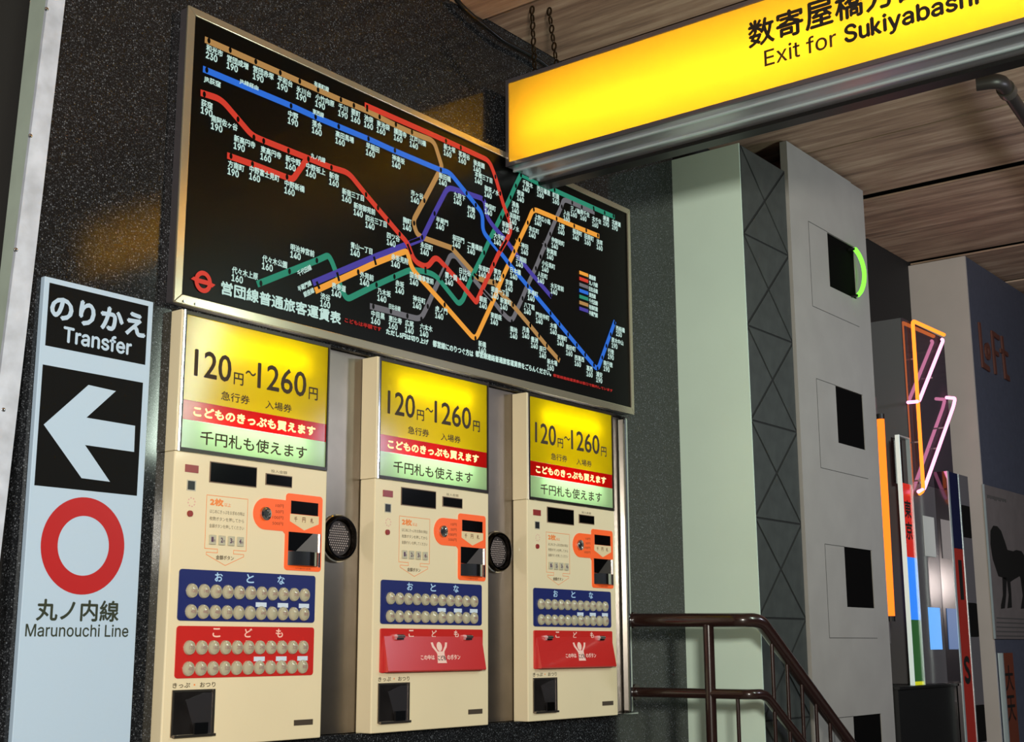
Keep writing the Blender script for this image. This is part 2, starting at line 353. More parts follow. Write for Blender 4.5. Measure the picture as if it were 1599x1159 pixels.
for k in range(14): tl.box(a.x+k*.028, a.x+k*.028+.019, -.4115, -.4105, a.z-.034+random.random()*.012, a.z-.006)
obj('heading_strokes', tl, JOINT, po)
pl = thing('notice_plate', PY(1562, 1159, -.42), 'narrow brown upright notice plate with dark characters, low on the right column', 'sign')
p0 = PY(1563, 1020, -.42); p1 = PY(1580, 1020, -.42)
obj('plate_sheet', MB().box(p0.x, p1.x, -.425, -.405, -.3, p0.z), mat('brown_plate', (104, 52, 36), .45), pl)
obj('edge_strip', MB().box(p0.x-.022, p0.x-.002, -.435, -.405, -.3, p0.z), ALUL, pl)
pt = MB(); hh = .16; zz = p0.z-.08
for ch in '大天': textw(pt, ch, p0.x+.03, p1.x-.03, zz-hh, zz, -.4256, .002); zz -= hh+.03
obj('lettering', pt, INKK, pl)

# dark display box in the recess with glossy front
gb = thing('glossy_display_case', (7.65, -.365, -.2), 'dark glossy display case in the recess behind the orange and pink neon tubes', 'display case')
bx1 = 8.36; gz = 3.105
obj('carcass', MB().box(7.65, bx1, -.36, -.10, .932, gz), mat('case_grey', (88, 88, 90), .5), gb)
obj('glossy_front', MB().box(7.652, bx1, -.366, -.3602, 2.10, gz), SMOKE, gb)
obj('lower_front', MB().box(7.652, bx1, -.366, -.3602, .932, 2.099), mat('lit_grey_gloss', (88, 85, 87), .14, spec=.25), gb)  # paler grey base stands in for light behind the lower front
def winpanel(pxs, m_, lab):
    p = [PY(a, b, -.3665) for a, b in pxs]; x0 = sum(q.x for q in (p[0], p[3]))/2; x1 = sum(q.x for q in (p[1], p[2]))/2; z1 = (p[0].z+p[1].z)/2; z0 = (p[2].z+p[3].z)/2
    obj('lit_window_panel', MB().box(x0, x1, -.3695, -.3665, z0, z1), m_, gb, label=lab)  # lit windows stood in for by glowing panels added on the front
winpanel([(1440, 806), (1458, 808), (1461, 870), (1445, 868.7)], mat('dim_lit_sheet', (150, 152, 148), .5, emit=.38), 'dim grey glowing panel standing for a lit window')
winpanel([(1448, 949), (1467, 949), (1471, 1014), (1454, 1015)], mat('blue_lit_sheet', (96, 156, 222), .5, emit=.9), 'pale blue glowing panel standing for a lit window')
cb = thing('black_base_cabinet', (7.12, -.40, -1.9), 'black base cabinet below the colour column and the display case', 'cabinet')
obj('cabinet_body', MB().box(7.11, 8.0, -.42, -.05, -1.9, .915), mat('cabinet_black', (12, 12, 12), .5), cb)
obj('cabinet_top', MB().box(7.11, 8.0, -.43, -.05, .916, .93), mat('cabinet_lid', (22, 22, 22), .4), cb)

# mirrored tower with glass flank
tw = thing('mirror_tower', (8.01, -.45, -1.9), 'mirrored tower with a navy and red striped flank, before the far right column', 'display tower')
TZ = 2.195; tY = -.448; tx1 = 8.37
obj('mirror_face', MB().box(8.01, 8.02, tY, -.368, -1.9, TZ), MIRR, tw)
obj('tower_core', MB().box(8.0205, tx1-.001, tY+.004, -.368, -1.9, TZ-.001), BLK, tw)
def strip(za, zb_, m_, xa, xb, nm, lab=None): obj(nm, MB().box(xa, xb, tY-.003, tY+.003, zb_, za), m_, tw, label=lab)
sx = 8.20
navy = mat('navy_glass', (22, 26, 60), .12, coat=.6); dred = mat('deep_red_glass', (150, 42, 34), .2, emit=.10, coat=.4)
strip(TZ, 1.73, navy, 8.03, sx, 'stripe', 'navy glass stripe'); strip(1.728, -.02, dred, 8.03, sx, 'stripe', 'deep red glass stripe'); strip(-.022, -1.9, mat('green_glass', (36, 66, 42), .3), 8.03, sx, 'stripe', 'dark green glass stripe')
zc = TZ; k = 0
gsq = mat('grey_glass_square', (92, 88, 90), .4)
for h, dark in ((.19, 0), (.20, 1), (.40, 0), (.205, 1), (.405, 0), (.215, 1), (.6, 0)):
    strip(zc, zc-h+.001, BLK if dark else gsq, sx+.004, tx1, 'chequer_square'); zc -= h
obj('edge_trim', MB().box(8.004, 8.028, tY-.006, tY+.0, -1.9, TZ), ALUL, tw); obj('edge_trim', MB().box(sx-.003, sx+.006, tY-.006, tY-.003, -1.9, TZ), ALUL, tw)
sb = MB(); sb.box(8.09, 8.15, tY-.0036, tY-.0031, 1.42, 1.66)
textw(sb, 'S', 8.07, 8.16, .93, 1.08, tY-.0035, .008)
obj('lettering', sb, INKK, tw)

# colour column
ct = thing('colour_column', (7.45, -.40, .93), 'narrow red, blue and green upright light column beside the long orange tube', 'light column')
a0, a1 = 7.455, 7.625; cz = 2.36; cy = -.37
def band(z1, z0, m_, nm, lab): obj(nm, MB().box(a0+.012, a1-.008, cy, cy+.02, z0, z1), m_, ct, label=lab)
obj('colour_band', MB().box(a0+.012, a1-.008, -.330, -.325, 2.08, cz-.01), mat('black_gloss_band', (40, 26, 26), .04, .3, spec=.8), ct, label='black glossy top band')
zr = PY(1420, 870, cy).z; zbl = PY(1430, 968, cy).z; zg = PY(1440, 1064, cy).z
band(2.08, zr, mat('red_band', (206, 42, 34), .25, emit=.35), 'colour_band', 'red band with dark characters'); band(zr-.001, zbl, mat('blue_band', (48, 122, 226), .25, emit=.75), 'colour_band', 'blue band')
band(zbl-.001, zg, mat('green_band', (46, 92, 46), .3, emit=.3), 'colour_band', 'green band'); band(zg-.001, zg-.02, mat('yellow_band', (190, 190, 30), .3, emit=.6), 'colour_band', 'thin yellow band')
obj('edge_trim', MB().box(a0, a0+.011, cy-.008, cy+.016, zg-.02, cz), mat('white_edge', (225, 240, 235), .25, emit=.25), ct); obj('edge_trim', MB().box(a1-.007, a1, cy-.008, cy+.016, zg-.02, cz), ALUL, ct)
obj('top_trim', MB().box(a0+.012, a1-.008, cy-.008, cy+.016, cz-.009, cz), ALUL, ct)
tx = MB(); zz = 1.98
for ch in '東京': textw(tx, ch, a0+.04, a1-.035, zz-.10, zz, cy-.0006, .003); zz -= .125
obj('lettering', tx, INKK, ct)

# neon
ne = thing('neon_zigzag', (7.74, -.40, 1.9), 'neon of one orange angle and two pink slanting loops before the glossy case', 'neon sign')
NY = -.40
def NP(*pp): return [PY(a, b, NY) for a, b in pp]
obj('orange_tube', MB().tube(fillet(NP((1474, 523), (1425, 501), (1442, 766), (1436, 771)), .03), .0115, 10), N_OR, ne, smooth=True)
obj('pink_tube', MB().tube(fillet(NP((1463, 527), (1473, 531), (1435, 627), (1418, 628.5)), .025)[1:], .0105, 10), N_PK, ne, smooth=True)
obj('pink_tube', MB().tube(fillet(NP((1478, 621), (1491.5, 622), (1489, 634), (1443, 764), (1434, 768)), .025), .0105, 10), N_PK, ne, smooth=True)
ho = MB()
for q in NP((1431, 560), (1437, 690), (1442, 750), (1456, 590), (1466, 700), (1474, 668)): ho.tube([q, q+Vector((0, .0335, 0))], .005, 8)
obj('tube_holder', ho, mat('clear_glass_holder', (150, 140, 140), .2), ne, kind='stuff')
ot = thing('orange_neon_tube', (7.14, -.36, 1.3), 'long upright orange neon tube at the right edge of the grey panel', 'neon sign')
q0 = PY(1375, 655, -.37); q1 = PY(1391.5, 962, -.37)
obj('tube', MB().tube([(q0.x, -.37, q0.z), (q1.x, -.37, q1.z)], .021, 12), N_RO, ot, smooth=True)
obj('channel', MB().box(7.102, 7.26, -.335, -.25, q1.z-.15, q0.z+.14), mat('channel_grey', (104, 98, 100), .35, .3), ot)
obj('end_cap', MB().tube([(q0.x, -.37, q0.z+.001), (q0.x, -.37, q0.z+.03)], .023, 12), BLK, ot); obj('end_cap', MB().tube([(q1.x, -.37, q1.z-.001), (q1.x, -.37, q1.z-.03)], .023, 12), BLK, ot)
ga = thing('green_neon_arc', PY(1337, 465, -.44), 'small curved green neon tube beside the topmost square opening of the grey panel', 'neon sign')
gp = [PY(a, b, -.44) for a, b in ((1335, 389), (1341, 397), (1347, 411), (1350, 427), (1349, 443), (1345, 455), (1340, 461))]
obj('tube', MB().tube(fillet(gp, .05, 4), .0125, 10), N_GR, ga, smooth=True)
obj('tube_holder', MB().tube([gp[0], gp[0]+Vector((0, .0385, 0))], .008, 8).tube([gp[-1], gp[-1]+Vector((0, .0385, 0))], .008, 8), BLK, ga)
# grey slab seen between panel and case
struct('trim_1', MB().box(7.262, 7.45, -.12, -.02, -1.9, 2.62), BLACKWALL)

# ================================================================== LEFT POST
lp = thing('corner_post', (1.95, -.1, 0), 'leaning pale metal corner post with screws, left of the transfer sign', 'post')
def at(px, py, Y): v = PY(px, py, Y); return v
def leanface(pt, pb, Y, zlo=0., zhi=3.75):
    a = PY(*pt, Y); b = PY(*pb, Y); k = (a.x-b.x)/(a.z-b.z)
    return Vector((a.x+(zhi-a.z)*k, Y, zhi)), Vector((b.x+(zlo-b.z)*k, Y, zlo))
ct_, cb_ = leanface((75, 0), (20, 430), -.10); rt_, rb_ = leanface((102, 0), (53, 420), -.10)
lt_, lb_ = leanface((47, 0), (1, 430), .03)
obj('front_flange', MB().prism([ct_, rt_, rb_, cb_], (0, .012, 0)), SCUFF, lp)
obj('side_flange', MB().quad(ct_, cb_, lb_, lt_).prism([ct_+Vector((0, .001, 0)), cb_+Vector((0, .001, 0)), lb_, lt_], (.004, 0, 0)), POSTM, lp)
for yy_ in (14, 212, 390, 640):
    kx = 73.5-(yy_*55/430) if yy_ < 500 else 4
    c = PY(kx+1, yy_, -.1005); obj('screw', MB().lathe((c.x, -.1005, c.z), [(.006, 0), (.0055, -.002), (.003, -.0035)], 12), CHROME, lp, smooth=True)
dk = mat('gap_shadow_black', (14, 13, 13), .4)
obj('gap_shadow_strip', MB().prism([rt_+Vector((.0005, 0, 0)), rt_+Vector((.045, .098, 0)), rb_+Vector((.045, .098, 0)), rb_+Vector((.0005, 0, 0))], (0, .001, 0)), dk, lp)  # black strip paints the shadowed gap between post and wall

# ================================================================== TRANSFER SIGN
X0, X1, Z1 = 2.061, 2.4365, 2.188
ts = thing('transfer_sign', (2.25, -.02, .55), 'tall white sign reading Transfer with an arrow and a red ring, on the granite wall', 'sign')
obj('sign_board', MB().box(X0, X1, -.02, -.0, .55, Z1), SIGNW, ts, bevel=.002)
def pyb(x, y): return PY(x, y, -.02)
def blkrect(pts, nm):
    p = [pyb(*q) for q in pts]; xa = (p[0].x+p[3].x)/2; xb = (p[1].x+p[2].x)/2; za = (p[0].z+p[1].z)/2; zb2 = (p[2].z+p[3].z)/2
    obj(nm, MB().box(xa, xb, -.0206, -.0201, zb2, za), SIGNK, ts)
S5 = lambda x, y: (x/3.133, 420+y/3.133)
S6 = lambda x, y: (x/2.904, 760+y/2.904)
blkrect([S5(243, 65), S5(727, 185), S5(708, 468), S5(220, 376)], 'black_field')
blkrect([S5(210, 465), S5(700, 560), S5(668, 1112), S5(167, 1057)], 'black_field')
obj('arrow', MB().prism([pyb(*S5(*q))+Vector((0, -.001, 0)) for q in ((213, 762), (432, 568), (566, 598), (422, 728), (660, 768), (655, 896), (415, 862), (537, 1042), (398, 1024))], (0, .0003, 0)), SIGNW, ts)
def fit(mb, s, q0, q1, Y, bold=0, helv=False, proj=None):
    """text box from its upper-left and lower-right pixel on the wall-parallel plane Y"""
    a = PY(*q0, Y); b = PY(*q1, Y); textw(mb, s, a.x, b.x, b.z, a.z, Y, bold, helv); return a, b
t = MB(); ya = -.0208
a = PY(*S5(255, 130), ya); b = PY(*S5(705, 345), ya)
zt_ = PY(*S5(300, 135), ya).z; zb_ = PY(*S5(330, 255), ya).z
textw(t, 'のりかえ', a.x, b.x, zb_, zt_, ya, .0035)
a = PY(*S5(315, 280), ya); b = PY(*S5(640, 425), ya); zb_ = PY(*S5(340, 362), ya).z
textw(t, 'Transfer', a.x, b.x, zb_, a.z, ya, .0018, True)
obj('white_lettering', t, SIGNW, ts)
c = pyb(*S6(375, 268)); rx_o = (pyb(*S6(563, 278)).x-pyb(*S6(184, 258)).x)/2; rx_i = (pyb(*S6(494, 272)).x-pyb(*S6(262, 262)).x)/2
rg = MB(); n = 64; ri = rx_i; ro = rx_o; cx = (pyb(*S6(563, 278)).x+pyb(*S6(184, 258)).x)/2; czr = pyb(*S6(375, 268)).z
rzo = (pyb(*S6(375, 47)).z-pyb(*S6(372, 490)).z)/2; rzi = (pyb(*S6(375, 132)).z-pyb(*S6(375, 404)).z)/2
for i in range(n):
    t0, t1 = 2*math.pi*i/n, 2*math.pi*(i+1)/n
    rg.quad(*[(cx+r1*math.cos(tt), -.0207, czr+r2*math.sin(tt)) for r1, r2, tt in ((ro, rzo, t0), (ro, rzo, t1), (ri, rzi, t1), (ri, rzi, t0))])
obj('red_ring', rg, SIGNR, ts)
t = MB()
fit(t, '丸ノ内線', S6(170, 510), S6(535, 612), ya, .0015)
a = PY(*S6(118, 622), ya); b = PY(*S6(580, 688), ya); textw(t, 'Marunouchi Line', a.x, b.x, PY(*S6(120, 680), ya).z, a.z, ya, .0005, True)
obj('black_lettering', t, INKG, ts)

# ================================================================== FARE MAP
BY = -.038
fm = thing('fare_map_board', (3.7, 0, 2.17), 'large black backlit railway fare map with coloured lines, above the ticket machines', 'fare map')
ox0, ox1, oz0, oz1 = 2.492, 5.115, 2.197, 3.190; fw_ = .0305
obj('housing', MB().box(ox0+.004, ox1-.004, BY+.004, -.002, oz0+.004, oz1-.004), ALUD, fm)
obj('map_sheet', MB().box(ox0+.01, ox1-.01, BY-.0, BY+.003, oz0+.01, oz1-.01), PANELK, fm)
for (a, b, c, d) in (((ox0, oz0), (ox1, oz0), (ox1-fw_*.75, oz0+fw_), (ox0+fw_, oz0+fw_)), ((ox1, oz1), (ox0, oz1), (ox0+fw_, oz1-fw_*.85), (ox1-fw_*.75, oz1-fw_*.85)),
                     ((ox0, oz1), (ox0, oz0), (ox0+fw_, oz0+fw_), (ox0+fw_, oz1-fw_*.85)), ((ox1, oz0), (ox1, oz1), (ox1-fw_*.75, oz1-fw_*.85), (ox1-fw_*.75, oz0+fw_))):
    obj('frame_bar', MB().prism([(q[0], BY-.008, q[1]) for q in (a, b, c, d)], (0, .0079, 0)), ALU, fm, bevel=.002)
def L(s):
    out = []; c = None
    for tok in s.split():
        if tok.endswith(':'): c = tok[:-1]
        else:
            x, y = map(float, tok.split(',')); fx, fy = full(c, x, y); out.append(PY(fx, fy, BY))
    return out
def ribbon(mb, pts, wd, y, r=.03):
    pts = [Vector((p.x, y, p.z)) for p in fillet(pts, r, 5)]; n0 = len(mb.v); k = len(pts)
    for i, p in enumerate(pts):
        a = pts[max(0, i-1)]; b = pts[min(k-1, i+1)]; t_ = (b-a); t_.normalize(); nn = Vector((-t_.z, 0, t_.x))
        s_ = 1.0
        if 0 < i < k-1:
            t1 = (p-a).normalized(); s_ = 1/max(.5, abs(t1.dot(t_)))
        mb.v += [p+nn*wd/2*s_, p-nn*wd/2*s_]
    for i in range(k-1): mb.f.append((n0+2*i, n0+2*i+1, n0+2*i+3, n0+2*i+2))
LINES = [
 (L_GRY, 'grey', ['N5: 140,225 395,290 600,350 775,390 855,230 N3: 970,850 1080,620 1145,470 1210,475 1390,710 N4: 440,680 560,800 665,940 790,1060 920,770 985,610 1085,395 1145,250 1205,105 N2: 565,985 625,845 705,650 770,505 800,410 900,450 1020,505 1185,575']),
 (L_BRN, 'brown', ['1: 220,230 570,385 875,520 1158,648 1340,722 K: 843,590 1000,660 1215,740 1290,985 N1: 535,125 333,510 195,765 245,920 305,965 685,1100 N3: 1165,385 N4: 300,430 N4: 345,505 445,545 590,575', 'N4: 590,590 650,700 800,850 1015,1105 N6: 465,265 645,485 790,650']),
 (L_GRN, 'green', ['3: 562,790 777,705 960,632 1040,595 1065,640 1105,750 1130,830 1165,892 1360,795 1480,740 N3: 640,650 820,670 960,720 1245,1080 1300,1030 1400,760 1560,440 N4: 520,20 N1: 1290,715 1410,470 1475,320 1545,180 N2: 262,100 485,212 680,297 1300,575 1435,632']),
 (L_PUR, 'purple', ['3: 935,782 1345,608 N3: 600,335 790,262 N1: 330,940 460,670 630,340 860,415 1090,490 1110,700 1200,830 1380,1030 N4: 820,190 1010,430 1130,570 1285,750']),
 (L_ORG, 'orange', ['3: 950,835 1345,652 1540,575 N3: 600,420 660,640 1065,1090 N5: 1450,650 N4: 560,790 680,490 750,335 820,190 880,40 N2: 175,1070 240,925 345,705 415,530 705,650 925,745 1075,805 1240,872']),
 (L_BLU, 'blue', ['1: 205,435 815,690 985,768 1352,920 K: 832,835 1275,1020 N1: 650,155 860,415 975,560 1060,670 1065,890 1150,1000 N4: 620,170 680,240 750,335 985,615 1270,955 N6: 685,135 1197,752 1240,625 1385,220']),
 (L_RED, 'red', ['1: 188,600 330,645 545,897 625,932 935,1055 K: 230,998 390,1045 3: 1290,190 1515,455 N3: 600,310 690,550 850,625 955,480 1230,780 1460,1060 N4: 360,780 560,345 625,200 735,20 N1: 1420,860 1385,720 1330,590 1220,210 1145,10 K: 1325,738 1000,595 545,395',
                '1: 372,1035 545,1095 3: 760,75 800,88 1: 925,1060']),
]
yl = BY-.0006
for mm, nm, ls in LINES:
    mb = MB()
    for l in ls: ribbon(mb, L(l), .0225, yl)
    obj('route_line', mb, mm, fm, label=nm+' route line'); yl -= .0004
DOTS = '''1: 245,240 393,305 570,385 740,462 875,520 1002,580 230,443 815,692 985,768 1145,835 1352,920 1535,1000 213,612 447,785 557,910 625,935 797,1003 935,1060 1095,1120 398,1040 547,1095
K: 315,345 440,400 687,510 843,583 998,655 1325,740 1467,805 1275,1020 3: 760,72 1290,190 1370,278 1440,365 1515,455 585,785 777,705 960,632 1237,708 1360,795 1480,740
N1: 333,510 205,790 305,968 460,670 860,415 975,565 1070,490 1220,210 1280,420 1540,190 1475,325 1410,470 1290,720 1370,690 685,1105 1520,1000 1455,1140
N2: 485,210 680,295 900,455 1020,510 770,505 705,655 925,745 1075,800 1220,865 1305,580 1415,620 420,540 345,705 240,920 625,845 565,985 503,1130
N3: 1560,440 1065,1090 855,1110 1415,755 1480,745 N4: 560,345 680,490 750,335 985,615 1085,395 1145,250 920,770 665,940 785,1060 800,850 1380,1090 1015,1105 1270,735 555,570
N5: 175,230 395,290 600,350 775,390 1450,630 N6: 465,265 560,375 645,485 770,620 685,135 875,365 970,480 1060,585 1155,695 1195,735 1380,240 1337,365 1290,490 1245,615'''
mb = MB(); yl -= .0002
for p in L(DOTS):
    mb.quad(*[(p.x+.0068*math.cos(t_), yl, p.z+.0105*math.sin(t_)) for t_ in (i*math.pi/5 for i in range(10))])
for l in ('3: 1342,605 1357,662', '3: 1095,710 1110,770', '3: 958,772 978,822', 'K: 567,395 567,460', 'N2: 1165,500 1172,565', 'N3: 825,615 828,700', 'N3: 1080,630 1010,785', 'N3: 600,330 650,460', 'N4: 425,670 545,800', 'N1: 1165,990 1270,1125', 'N3: 625,310 760,262', 'N4: 640,180 720,40', 'N4: 310,460 365,520'):
    ribbon(mb, L(l), .011, yl, .001)
obj('station_dots', mb, PANELK, fm, kind='stuff')
ST = '''1: 228,262 和光市 230|372,335 営団成増 190|553,410 営団赤塚 190|722,478 平和台 190|853,550 氷川台 190|212,480 JR荻窪 -|193,643 荻窪 190|263,752 南阿佐ヶ谷 190|420,890 新高円寺 190|605,966 東高円寺 160|778,1030 新中野 160|378,1066 方南町 190|795,720 中野 190|920,1083 中野坂上 160
K: 72,283 小竹向原 190|292,376 千川 190|415,428 要町 160|540,484 池袋 160|660,538 東池袋 160|825,612 護国寺 160|977,678 江戸川橋 140|1303,762 新大塚 160|1445,832 茗荷谷 160|40,536 落合 160|265,638 高田馬場 160|557,752 早稲田 160|807,866 神楽坂 140|205,1033 新宿 160|1257,1040 飯田橋 140
3: 510,-8 中野富士見町 160|745,88 中野新橋 160|1130,143 新宿三丁目 160|1208,238 新宿御苑前 140|1287,323 四谷三丁目 140|1430,440 四ツ谷 140|785,518 明治神宮前 140|595,593 代々木公園 160|392,670 代々木上原 160|1187,505 青山一丁目 140|1250,703 外苑前 140|1060,776 表参道 140|985,846 渋谷 160|1367,813 乃木坂 140|1487,760 赤坂 140|1325,963 中目黒 160|1442,998 恵比寿 160
N1: 165,368 市ヶ谷 140|65,708 麹町 140|700,393 九段下 140|870,563 竹橋 140|1087,528 神保町 140|480,703 半蔵門 140|962,138 本郷三丁目 140|1083,313 御茶ノ水 140|945,-10 後楽園 140|685,928 桜田門 140|870,1013 二重橋前 140|1200,903 大手町 140|1305,758 新御茶ノ水 140|1395,648 淡路町 140|1425,508 湯島 140|1490,368 根津 140
N2: 280,163 千駄木 140|460,238 西日暮里 160|655,323 町屋 160|880,488 三ノ輪 160|790,538 入谷 160|1000,533 南千住 160|1148,618 北千住 160|1285,608 綾瀬 190|1395,658 北綾瀬 190|430,588 上野広小路 140|722,703 上野 140|905,773 稲荷町 140|1053,838 田原町 160|1203,903 浅草 160|358,738 末広町 140|640,878 仲御徒町 140|262,948 神田 140|582,1013 秋葉原 140
N4: 1160,288 小伝馬町 140|1105,428 人形町 140|1270,568 水天宮前 140|837,223 三越前 140|765,373 日本橋 140|983,648 茅場町 140|937,813 八丁堀 140|1085,933 門前仲町 140|370,343 有楽町 140|560,388 東京 140|705,523 京橋 140|527,613 銀座一丁目 140|380,733 銀座 140|640,753 新富町 140|520,938 東銀座 140|130,383 日比谷 140
N3: 1072,678 霞ヶ関 140|765,298 永田町 140|400,448 赤坂見附 140|632,673 国会議事堂前 140
N5: 670,88 神谷町 140|948,218 虎ノ門 140|572,393 広尾 140|758,438 六本木 140|1487,653 新橋 140
N6: 247,273 築地 140|378,273 月島 140|472,383 豊洲 140|563,488 辰巳 140|648,623 新木場 160|680,233 木場 140|757,358 東陽町 140|852,468 南砂町 160|945,583 西葛西 160|1073,698 葛西 160|1178,763 浦安 190|1258,643 南行徳 190|1305,513 行徳 190|1345,393 原木中山 190|1393,266 西船橋 230'''
yl -= .0004; mb = MB(); CW, CH = .0230, .0232
for row in ST.strip().split('\n'):
    c, rest = row.split(': ', 1)
    for e in rest.split('|'):
        xy, nm, fare = e.split(' '); x, y = map(float, xy.split(',')); p = PY(*full(c, x, y), BY)
        nch = len(nm) - (1 if nm.startswith('JR') else 0)
        cw = CW*(.96 if nch > 4 else 1)*(1+.05*(p.x-3)/2)
        textw(mb, nm, p.x, p.x+cw*nch, p.z-CH, p.z, yl, .0007)
        if fare != '-': textw(mb, fare, p.x, p.x+.046, p.z-CH-.0030-.0225, p.z-CH-.0030, yl, .0011, True)
for c, x, y, s, wd in (('1', 458, 500, 'JR線経由', .082), ('1', 975, 518, '有楽町線', .072), ('1', 952, 1016, '丸ノ内線', .070), ('1', 965, 710, '東西線', .054), ('N5', 370, 193, '日比谷線', .062)):
    p = PY(*full(c, x, y), BY); textw(mb, s, p.x, p.x+wd, p.z-.019, p.z, yl, .0006)
for (c, x, y, s, wd) in (('3', 838, 738, '千代田線', .072), ('3', 840, 842, '半蔵門線', .070), ('3', 878, 880, '銀座線', .054)):
    p = PY(*full(c, x, y), BY); q = PY(*full(c, x+97, y-50), BY); d = (q-p).normalized(); nn = Vector((-d.z, 0, d.x))
    text(mb, s, (p.x, yl, p.z), d*wd, nn*.019, .0006)
for i, s in enumerate(('銀座線', '丸ノ内線', '日比谷線', '東西線', '千代田線', '有楽町線', '半蔵門線')):
    p = PY(*full('N7', 722, 472+i*116), BY); textw(mb, s, p.x, p.x+(.052 if len(s) == 3 else .068), p.z-.0215, p.z, yl, .0008)
def span(mb, s, cA, a, cB, b, bold, h=None):
    """text between an upper-left and a lower-right pixel on the board"""
    p = PY(*full(cA, *a), BY); q = PY(*full(cB, *b), BY); textw(mb, s, p.x, q.x, q.z, p.z, yl, bold)
span(mb, 'ただし5円は切り上げ', 'N5', (335, 508), 'N5', (860, 712), .0013)
span(mb, '都営線にのりつぐ方は', 'N5', (917, 650), 'N5', (1420, 862), .0012)
span(mb, '都営線連絡普通旅客運賃表をごらんください。', 'N5', (1450, 780), 'N6', (688, 818), .0012)
span(mb, '営団線普通旅客運賃表', '3', (322, 768), '3', (1118, 1062), .0016)
obj('white_lettering', mb, WHT, fm)
mb = MB(); span(mb, 'こどもは半額です', '3', (1147, 1015), '3', (1390, 1108), .0008)
span(mb, '都営線連絡運賃表は窓口で案内しています', 'N6', (713, 790), 'N6', (1355, 990), .0008)
obj('red_lettering', mb, REDT, fm)
for i, mm in enumerate((L_ORG, L_RED, L_GRY, L_BLU, L_GRN, L_BRN, L_PUR)):
    p = PY(*full('N7', 535, 403+i*115), BY); q = PY(*full('N7', 708, 520+i*113), BY)
    obj('legend_bar', MB().quad((p.x, yl, p.z), (q.x, yl, p.z), (q.x, yl, p.z-.016), (p.x, yl, p.z-.016)), mm, fm)
lg = MB(); c = PY(*full('3', 198, 775), BY); R_ = .0345
for i in range(32):
    t0, t1 = 2*math.pi*i/32, 2*math.pi*(i+1)/32
    lg.quad(*[(c.x+r1*math.cos(tt), yl, c.z+r1*1.05*math.sin(tt)) for r1, tt in ((R_, t0), (R_, t1), (R_*.58, t1), (R_*.58, t0))])
lg.prism([(c.x+a*R_, yl-.0003, c.z+b*R_) for a, b in ((-1.42, -.02), (-1.1, .26), (-.5, .22), (.5, .22), (.9, .12), (1.42, .02), (1.05, -.32), (.5, -.22), (-.5, -.22), (-.9, -.14))], (0, .0002, 0))
obj('railway_emblem', lg, mapc('emblem_red', (214, 66, 52)), fm)
# small clips below the board
for X_ in (2.53, 2.575): obj('bolt', MB().lathe((X_, BY-.0082, 2.206), [(.005, 0), (.004, -.004)], 10), CHROME, fm, smooth=True)

# ================================================================== STEEL BACKING BETWEEN THE MACHINES
mp = thing('steel_backing_plate', (3.8, .03, RZ0), 'brushed steel backing plate recessed behind the three ticket machines', 'backing plate')
obj('backing_sheet', MB().box(RX0+.002, RX1-.002, .030, .034, RZ0+.002, RZ1-.002), BRUSH, mp)
obj('edge_flange', MB().box(RX1-.030, RX1-.001, -.012, .0299, RZ0+.004, 2.185), CHROME, mp, bevel=.009)
obj('bottom_strip', MB().box(4.94, RX1-.005, -.035, .0299, RZ0-.002, RZ0+.0035), CHROME, mp)
def speaker(cx, lab):
    r = thing('intercom_speaker', (cx, .03, 1.522), lab, 'speaker', 'round intercom speakers between the ticket machines'); c = (cx, .0298, 1.522)
    obj('bezel_ring', MB().lathe(c, [(.079, 0), (.079, -.022), (.074, -.030), (.067, -.030), (.063, -.018), (.061, -.008)], 40), BLKG if 0 else mat('black_chrome', (60, 56, 54), .12, 1), r, smooth=True)
    obj('rim_ring', MB().lathe(c, [(.084, 0), (.083, -.008), (.0785, -.011), (.0784, -.0001)], 40), CHROME, r, smooth=True)
    obj('grille_plate', MB().lathe((cx, .0195, 1.522), [(.060, 0), (.060, -.001)], 32), mat('grille_dark', (58, 50, 48), .4, .6), r)
    d = MB(); 
    for i in range(-5, 6):
        for j in range(-6, 7):
            x = i*.0095+(j % 2)*.00475; z_ = j*.0082
            if math.hypot(x, z_) < .050: d.lathe((cx+x, .0183, 1.522+z_), [(.0026, 0), (.0022, -.0008)], 6)
    obj('grille_studs', d, mat('grille_light', (190, 176, 172), .4, .3), r, kind='stuff'); return r
speaker(3.29, 'round intercom speaker grille between the left and middle ticket machines')
speaker(4.178, 'round intercom speaker grille between the middle and right ticket machines')

